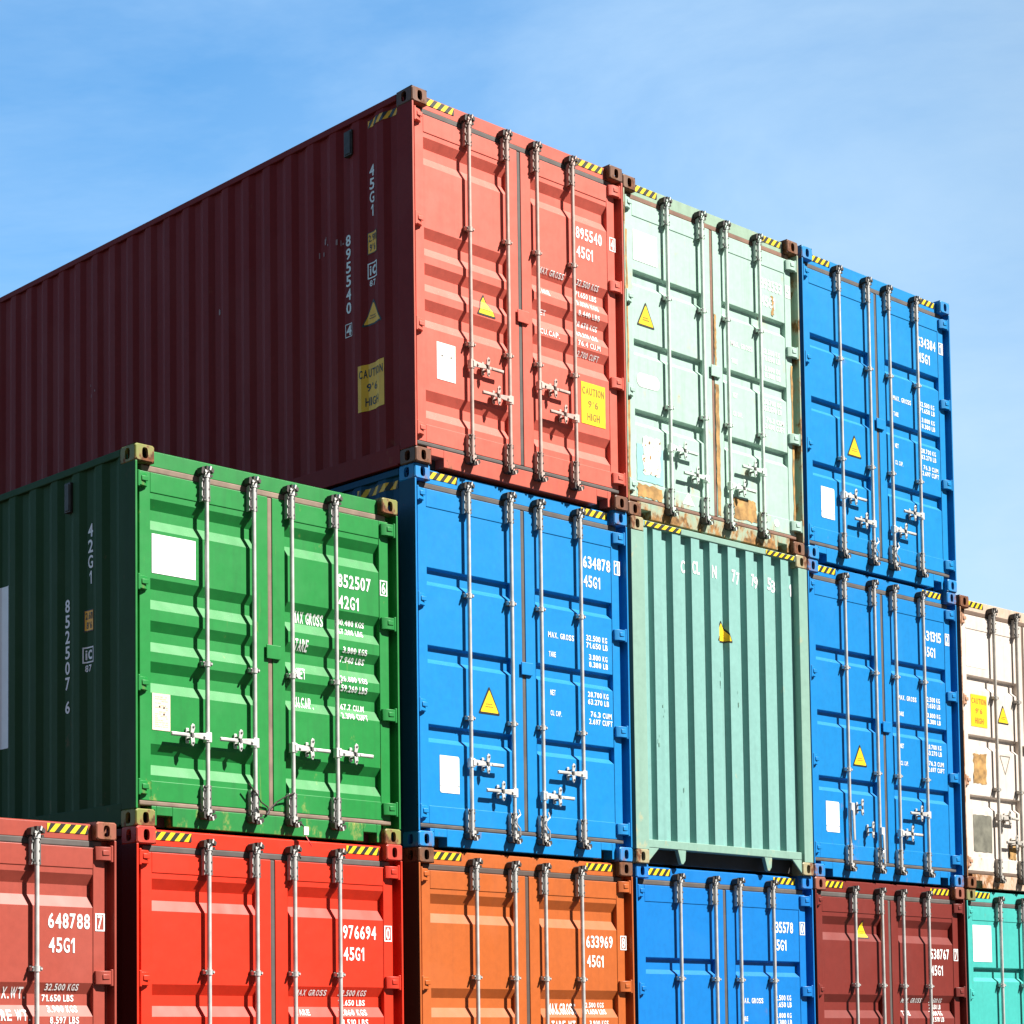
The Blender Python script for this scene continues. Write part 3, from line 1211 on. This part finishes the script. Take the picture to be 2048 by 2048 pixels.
def wt_blue(g, gl, t, tl, n, nl, c, cl, dx=0.0):
    a, b = 1.925, 2.13
    rows = [('MAX. GROSS', 1.470, 1.775, 1.755, 1.800), ('TARE', 1.475, 1.555, 1.600, 1.642), ('NET', 1.485, 1.545, 1.292, 1.335), ('CU. CAP.', 1.485, 1.615, 1.128, 1.170),
            (g, a, b + .05, 1.782, 1.828), (gl, a, b + .055, 1.722, 1.768), (t, a + .03, b + .05, 1.628, 1.672), (tl, a + .03, b + .055, 1.568, 1.612),
            (n, a + .01, b + .055, 1.322, 1.366), (nl, a + .01, b + .06, 1.262, 1.306), (c, a + .04, b + .09, 1.162, 1.206), (cl, a + .02, b + .10, 1.102, 1.146)]
    return [(t_, a0 + dx, a1 + dx, b0, b1) for t_, a0, a1, b0, b1 in rows]


def wt_deep(rows, label_x=1.43, val_x=1.86, zz=1.822, hh=.040, step=.066, lw=.30, vw=.27):
    out = []
    z = zz
    for lab, v1, v2 in rows:
        if lab:
            out.append((lab, label_x, label_x + lw * len(lab) / 9.0, z - hh, z))
        out.append((v1, val_x, val_x + vw, z - hh, z))
        z -= step
        out.append((v2, val_x + .01, val_x + vw, z - hh, z))
        z -= step
    return out


SPECS = []


def C(**k):
    SPECS.append(k)


MAROON_SIDE = [
    ('stack', 'type_code', '45G1', .484, 2.445, .106, .090, .056),
    ('stack', 'identification_number', '895540', .762, 1.972, .108, .090, .056, ('4', 1.155, 1.262)),
    ('size', .540, .420, 1.742, 1.915, '2.9m', "9'6"),
    ('ic', .542, .422, 1.548, 1.672), ('tri', .480, 1.180, 1.385, .235), ('caution', .640, .345, .515, .880),
    ('vent', .765, .675, 2.585, 2.785), ('hazard', .525, .185, 2.745, 2.80),
    ('flakes', [(1.05, 1.93, 5), (.85, 1.97, 3), (2.35, 1.70, 2), (4.2, 1.60, 3), (.06, 1.90, 5)]),
]
GREEN_SIDE = [
    ('stack', 'type_code', '42G1', .566, 2.150, .110, .092, .058),
    ('stack', 'identification_number', '852507', .846, 1.664, .110, .092, .056, ('6', .845, .958)),
    ('size', .632, .530, 1.400, 1.550, '2.6m', "8'6"),
    ('ic', .645, .530, 1.180, 1.292),
    ('vent', .832, .760, 2.268, 2.480), ('panel', 4.4, 1.585, .700, 1.895),
]
BLUE_SIDE = [('hazard', .645, .218, 2.745, 2.805)]

C(key='maroon', label='red container with a dark maroon side, highest and leftmost in the top row', x=0, y=-.053, z=2 * HC, H=HC, seed=1,
  col=(.92, .175, .120), side=(.34, .025, .026), cast=(.17, .075, .045), castrust=.55, frame=(.74, .15, .10), rust=.08, framerust=.16, drip=.3, low=.08, dirt=.26, steel=plain('rosy_painted_bar', (.54, .40, .35), .45, 0, .35, 9), steeld=plain('brown_fitting', (.13, .075, .06), .6, 0, .4, 16),  # side: red darkened to maroon, shade painted in
  number=('895540', '4', '45G1'), numz=2.292, boxx=2.318, handles=RH,
  weights=wt_deep([('MAX GROSS', '32.500 KGS', '71.650 LBS'), ('TARE', '3.830 KGS', '8.440 LBS'), ('NET', '28.670 KGS', '63.210 LBS'), ('CU.CAP.', '76.4 CU.M', '2.700 CUFT')], 1.45, 1.905, 1.850, .044, .084),
  tri=[(.833, 1.300, 1.490, .215)], stickers=[('dots', .28, .482, .695, .985), ('caution', 1.93, 2.225, .665, 1.010)], sideart=MAROON_SIDE, **DEEPK)

C(key='mint_door', label='rust-stained pale mint container with doors, in the top row between the red and blue ones', x=2.50, y=-.006, z=2 * HC, H=HC, seed=2,
  col=(.55, .80, .68), side=(.35, .5, .43), cast=(.22, .12, .07), castrust=.7, frame=(.42, .60, .45), rust=.30, drip=.8, framerust=.32, postrust=.95, dirt=.30, low=.20, fade=.3,
  rustcol=(.21, .105, .032), number=('393533', '5', '45G1'), numx=(1.93, 2.24), steel=plain('mint_painted_bar', (.62, .74, .66), .45, 0, .3, 9),
  steeld=STEELD, gasket=plain('rusty_gasket', (.20, .105, .07), .8, 0, .3, 8), lettering=STICK,
  weights=wt_blue('32.500 KG', '71.650 LB', '3.800 KG', '8.380 LB', '28.700 KG', '63.270 LB', '76.3 CUM', '2.690 CUFT', 0.010),
  tri=[(.320, 1.662, 1.880, .235)],
  stickers=[('white', .170, .482, 2.215, 2.475), ('oval', .190, .487, 1.135, 1.255), ('teal', .172, .515, .330, .640), ('rag', .250, .475, .395, .715), ('rustpatch', 1.474, 1.79, .210, .400),
            ('rustpatch', .172, .49, .190, .300), ('tri_white', .76, .92, .222, .330), ('disc', 2.05, 2.12, .225, .295), ('rustpatch', 2.085, 2.115, 2.16, 2.34), ('rustrun', 1.243, 1.292, .20, 1.36), ('rustrun', 1.243, 1.268, 1.50, 1.98), ('rustrun', 2.345, 2.370, .20, 1.75), ('rustrun', .068, .088, .20, 2.45), ('rustrun', .62, .64, .25, .40)],
  **{**BLUEK, 'boxx': 2.300, 'handles': ((.660, 'r'), (.474, 'l'), (.470, 'r'), (.672, 'l'))})

C(key='blue_top', label='blue container at the right end of the top row, against the sky', x=4.993, y=-.009, z=2 * HC, H=HC, seed=3,
  col=(.0005, .32, .78), side=(.004, .12, .45), rust=0, dirt=.12, low=.05, castrust=.05, fade=.06, number=('634384', '1', '45G1'), numx=(1.93, 2.24),
  weights=wt_blue('32.500 KG', '71.650 LB', '3.800 KG', '8.380 LB', '28.700 KG', '63.270 LB', '76.3 CUM', '2.697 CUFT', 0.012),
  tri=[(.826, 1.078, 1.292, .235)], stickers=[('plate', .280, .485, .425, .715)], cables=[1.05, 1.388], **{**BLUEK, 'boxx': 2.302})

C(key='green', label='green container with a white blank panel on its door, above the bright red one', x=-2.550, y=.030, z=HC, H=LO, seed=4,
  col=(.011, .315, .055), side=(.030, .105, .032), cast=(.30, .33, .08), castrust=.5, frame=(.02, .30, .06), rust=.06, framerust=.05, drip=.25, dirt=.30, low=.10, rustcol=(.30, .20, .05),  # side: door green darkened to hold the wall's shade
  kind='low', bars=(.60, .176), hinges=(2.355, 1.650, .965, .265), brackets=(1.155,), plate=1.310, gasket=GASKT,
  handles=((.645, 'l'), (.643, 'l'), (.640, 'r'), (.638, 'r')), number=('852507', '6', '42G1'), numz=1.968, numx=(1.868, 2.195), boxx=2.297,
  weights=[('MAX GROSS', 1.455, 1.750, 1.560, 1.645), ('TARE', 1.455, 1.580, 1.355, 1.440), ('NET', 1.455, 1.550, 1.150, 1.230), ('CU.CAP.', 1.455, 1.640, .945, 1.025),
           ('30.480 KGS', 1.890, 2.155, 1.598, 1.640), ('67.200 LBS', 1.895, 2.140, 1.530, 1.572), ('3.800 KGS', 1.915, 2.155, 1.390, 1.434), ('7.940 LBS', 1.910, 2.150, 1.322, 1.366),
           ('26.680 KGS', 1.890, 2.155, 1.178, 1.220), ('59.260 LBS', 1.895, 2.155, 1.105, 1.152), ('67.7 CU.M', 1.915, 2.145, .975, 1.018), ('2.390 CUFT', 1.900, 2.160, .905, .950)],
  stickers=[('white', .172, .548, 1.735, 2.005), ('paper', .172, .325, .665, .915)], hazard=False, sb=.2035, sideart=GREEN_SIDE, wire=True)

C(key='blue_mid', label='blue container directly under the top red one, beside the green one', x=.015, y=-.026, z=HC, H=HC, seed=5,
  col=(.0005, .305, .78), side=(.008, .095, .22), rust=0, dirt=.10, low=.05, castrust=.05, fade=.06, number=('634878', '1', '45G1'), numx=(1.935, 2.268),  # side: blue with the shade already in the colour
  weights=wt_blue('32.500 KG', '71.650 LB', '3.800 KG', '8.380 LB', '28.700 KG', '63.270 LB', '76.3 CUM', '2.697 CUFT', 0.035),
  tri=[(.820, 1.068, 1.288, .240)], stickers=[('plate', .275, .482, .425, .708)], sideart=BLUE_SIDE, cables=[1.05, 1.388], **{**BLUEK, 'boxx': 2.322})

C(key='mint_end', label='pale mint container showing its plain corrugated end without doors', x=2.526, y=-.007, z=HC, H=HC, seed=6,
  col=(.30, .60, .55), side=(.3, .5, .42), cast=(.52, .48, .28), castrust=.42, frame=(.33, .56, .46), rust=.02, framerust=.20, dirt=.18, low=.06, end=True, fade=.25, rustcol=(.34, .20, .06))

C(key='blue_right', label='blue container between the corrugated mint end and the white one, two handles hanging down', x=4.993, y=.004, z=HC, H=HC, seed=7,
  col=(.0005, .285, .76), side=(.004, .12, .42), rust=0, dirt=.12, low=.08, castrust=.12, fade=.06, number=('631315', '2', '45G1'), numx=(1.908, 2.22),
  weights=wt_blue('32.500 KG', '71.650 LB', '3.800 KG', '8.380 LB', '28.700 KG', '63.270 LB', '76.3 CUM', '2.697 CUFT', -0.008),
  tri=[(.812, 1.062, 1.270, .230)], stickers=[('plate', .262, .465, .425, .705)], cables=[1.05],
  **{**BLUEK, 'boxx': 2.297, 'handles': ((.668, 'hr'), (.470, 'hl'), (.470, 'r'), (.672, 'l'))})

C(key='white', label='dirty white container with rust patches and a yellow caution label, at the right edge', x=7.504, y=.009, z=HC, H=HC, seed=8,
  col=(.98, .86, .76), side=(.4, .25, .18), cast=(.16, .075, .045), castrust=.75, frame=(.82, .64, .50), rust=.20, drip=.8, framerust=.55, postrust=1.3, dirt=.35, low=.12, rustcol=(.24, .105, .035),
  kind='step', bars=(.600, .172), hinges=(2.67, 1.865, 1.065, .265), brackets=(1.93, 1.01), plate=1.465, hingemat=plain('rusty_hinge', (.42, .22, .13), .8, 0, .4, 12),
  handles=((.731, 'r'), (.489, 'l'), (.470, 'r'), (.672, 'l')), steel=plain('grey_painted_bar', (.42, .39, .35), .55, 0, .3, 10), gasket=plain('brown_gasket', (.12, .075, .05), .8), cautionink=ORANGE,
  tri=[(.812, 1.690, 1.885, .215)],
  stickers=[('white', .165, .54, 2.215, 2.570), ('caution', .222, .515, 1.620, 1.940), ('rustpatch', .245, .48, 1.050, 1.350), ('tri_outline', .735, .920, 1.18, 1.365), ('grey', .212, .545, .375, .740), ('rustpatch', .86, .99, .33, .47)])

C(key='rust_red', label='rust red container at the lower left edge, numbered 648788', x=-5.189, y=-.028, z=0, H=HC, seed=9,
  col=(.50, .085, .055), side=(.14, .03, .025), cast=(.42, .12, .07), castrust=.35, rust=.03, dirt=.2, number=('648788', '7', '45G1'), numz=2.292, numx=(1.93, 2.255), boxx=2.308,
  handles=RH, weights=[('MAX.WT.', 1.50, 1.775, 1.742, 1.815), ('TARE WT.', 1.49, 1.795, 1.600, 1.670)] +
  [('32.500 KGS', 1.915, 2.175, 1.795, 1.838), ('71.650 LBS', 1.905, 2.150, 1.725, 1.768), ('3.900 KGS', 1.935, 2.170, 1.655, 1.698), ('8.597 LBS', 1.945, 2.170, 1.582, 1.626)], **DEEPK)

C(key='bright_red', label='bright red container numbered 976694, under the green one', x=-2.566, y=.001, z=0, H=HC, seed=10,
  col=(.92, .040, .010), side=(.14, .02, .02), cast=(.70, .06, .035), castrust=.12, rust=0, dirt=.08, low=.05, fade=.05, number=('976694', '0', '45G1'), numz=2.290, numx=(1.880, 2.205), boxx=2.297,
  handles=RH, weights=wt_deep([('MAX GROSS', '32.500 KGS', '71.650 LBS'), ('TARE', '3.860 KGS', '8.510 LBS'), ('NET', '28.640 KGS', '63.140 LBS'), ('CU.CAP.', '76.4 CU.M', '2.700 CUFT')], 1.435, 1.850, 1.822, .042, .070), **DEEPK)

C(key='orange', label='orange container numbered 633969, in the bottom row', x=.022, y=-.017, z=0, H=HC, seed=11,
  col=(.66, .150, .025), side=(.2, .06, .03), cast=(.15, .075, .045), castrust=.6, rust=.02, drip=.15, dirt=.20, low=.12, fade=.15, number=('633969', '8', '45G1'), numz=2.285, numx=(1.905, 2.225), boxx=2.328, gasket=plain('dark_brown_gasket', (.075, .05, .04), .8),
  handles=RH, weights=[('MAX.GROSS', 1.475, 1.800, 1.652, 1.740), ('TARE WT', 1.480, 1.760, 1.520, 1.602), ('32.500 KGS', 1.895, 2.145, 1.708, 1.748), ('71.650 LBS', 1.90, 2.155, 1.655, 1.694), ('3.900 KGS', 1.93, 2.16, 1.56, 1.604), ('8.597 LBS', 1.94, 2.16, 1.50, 1.544)], **DEEPK)

C(key='blue_low', label='blue container in the bottom row, under the corrugated mint end', x=2.545, y=.020, z=0, H=HC, seed=12,
  col=(.001, .245, .76), side=(.004, .12, .42), rust=0, dirt=.10, low=.05, castrust=.05, fade=.06, number=('635578', '0', '45G1'), numx=(1.882, 2.19),
  weights=wt_blue('32.500 KG', '71.650 LB', '3.800 KG', '8.380 LB', '28.700 KG', '63.270 LB', '76.3 CUM', '2.697 CUFT', -0.040), **{**BLUEK, 'boxx': 2.297})

C(key='brown', label='dark brownish red container with a yellow triangle, in the bottom row', x=4.996, y=.003, z=0, H=HC, seed=13,
  col=(.25, .030, .021), side=(.12, .03, .03), cast=(.38, .12, .075), castrust=.25, rust=0, dirt=.14, low=.05, fade=.1, number=('538767', '7', '45G1'), numz=2.290, numx=(1.890, 2.210), boxx=2.297,
  handles=RH, weights=wt_deep([('MAX. GROSS', '32.500 KG', '71.650 LB'), ('TARE', '3.860 KG', '8.510 LB')], 1.42, 1.885, 1.818, .044, .060, .30, .21),
  tri=[(.808, 2.362, 2.540, .215)], **DEEPK)

C(key='teal', label='turquoise container with a white blank panel, at the lower right corner', x=7.509, y=.025, z=0, H=HC, seed=14,
  col=(.075, .60, .54), side=(.05, .35, .3), cast=(.30, .30, .12), castrust=.5, rust=.05, dirt=.2, low=.15, kind='step', bars=(.600, .172), hinges=(2.67, 1.865, 1.065, .265),
  brackets=(1.955, 1.01), plate=1.465, handles=((.668, 'r'), (.470, 'l'), (.470, 'r'), (.672, 'l')), stickers=[('white', .165, .500, 2.185, 2.545)])

for s in SPECS:
    container(s)
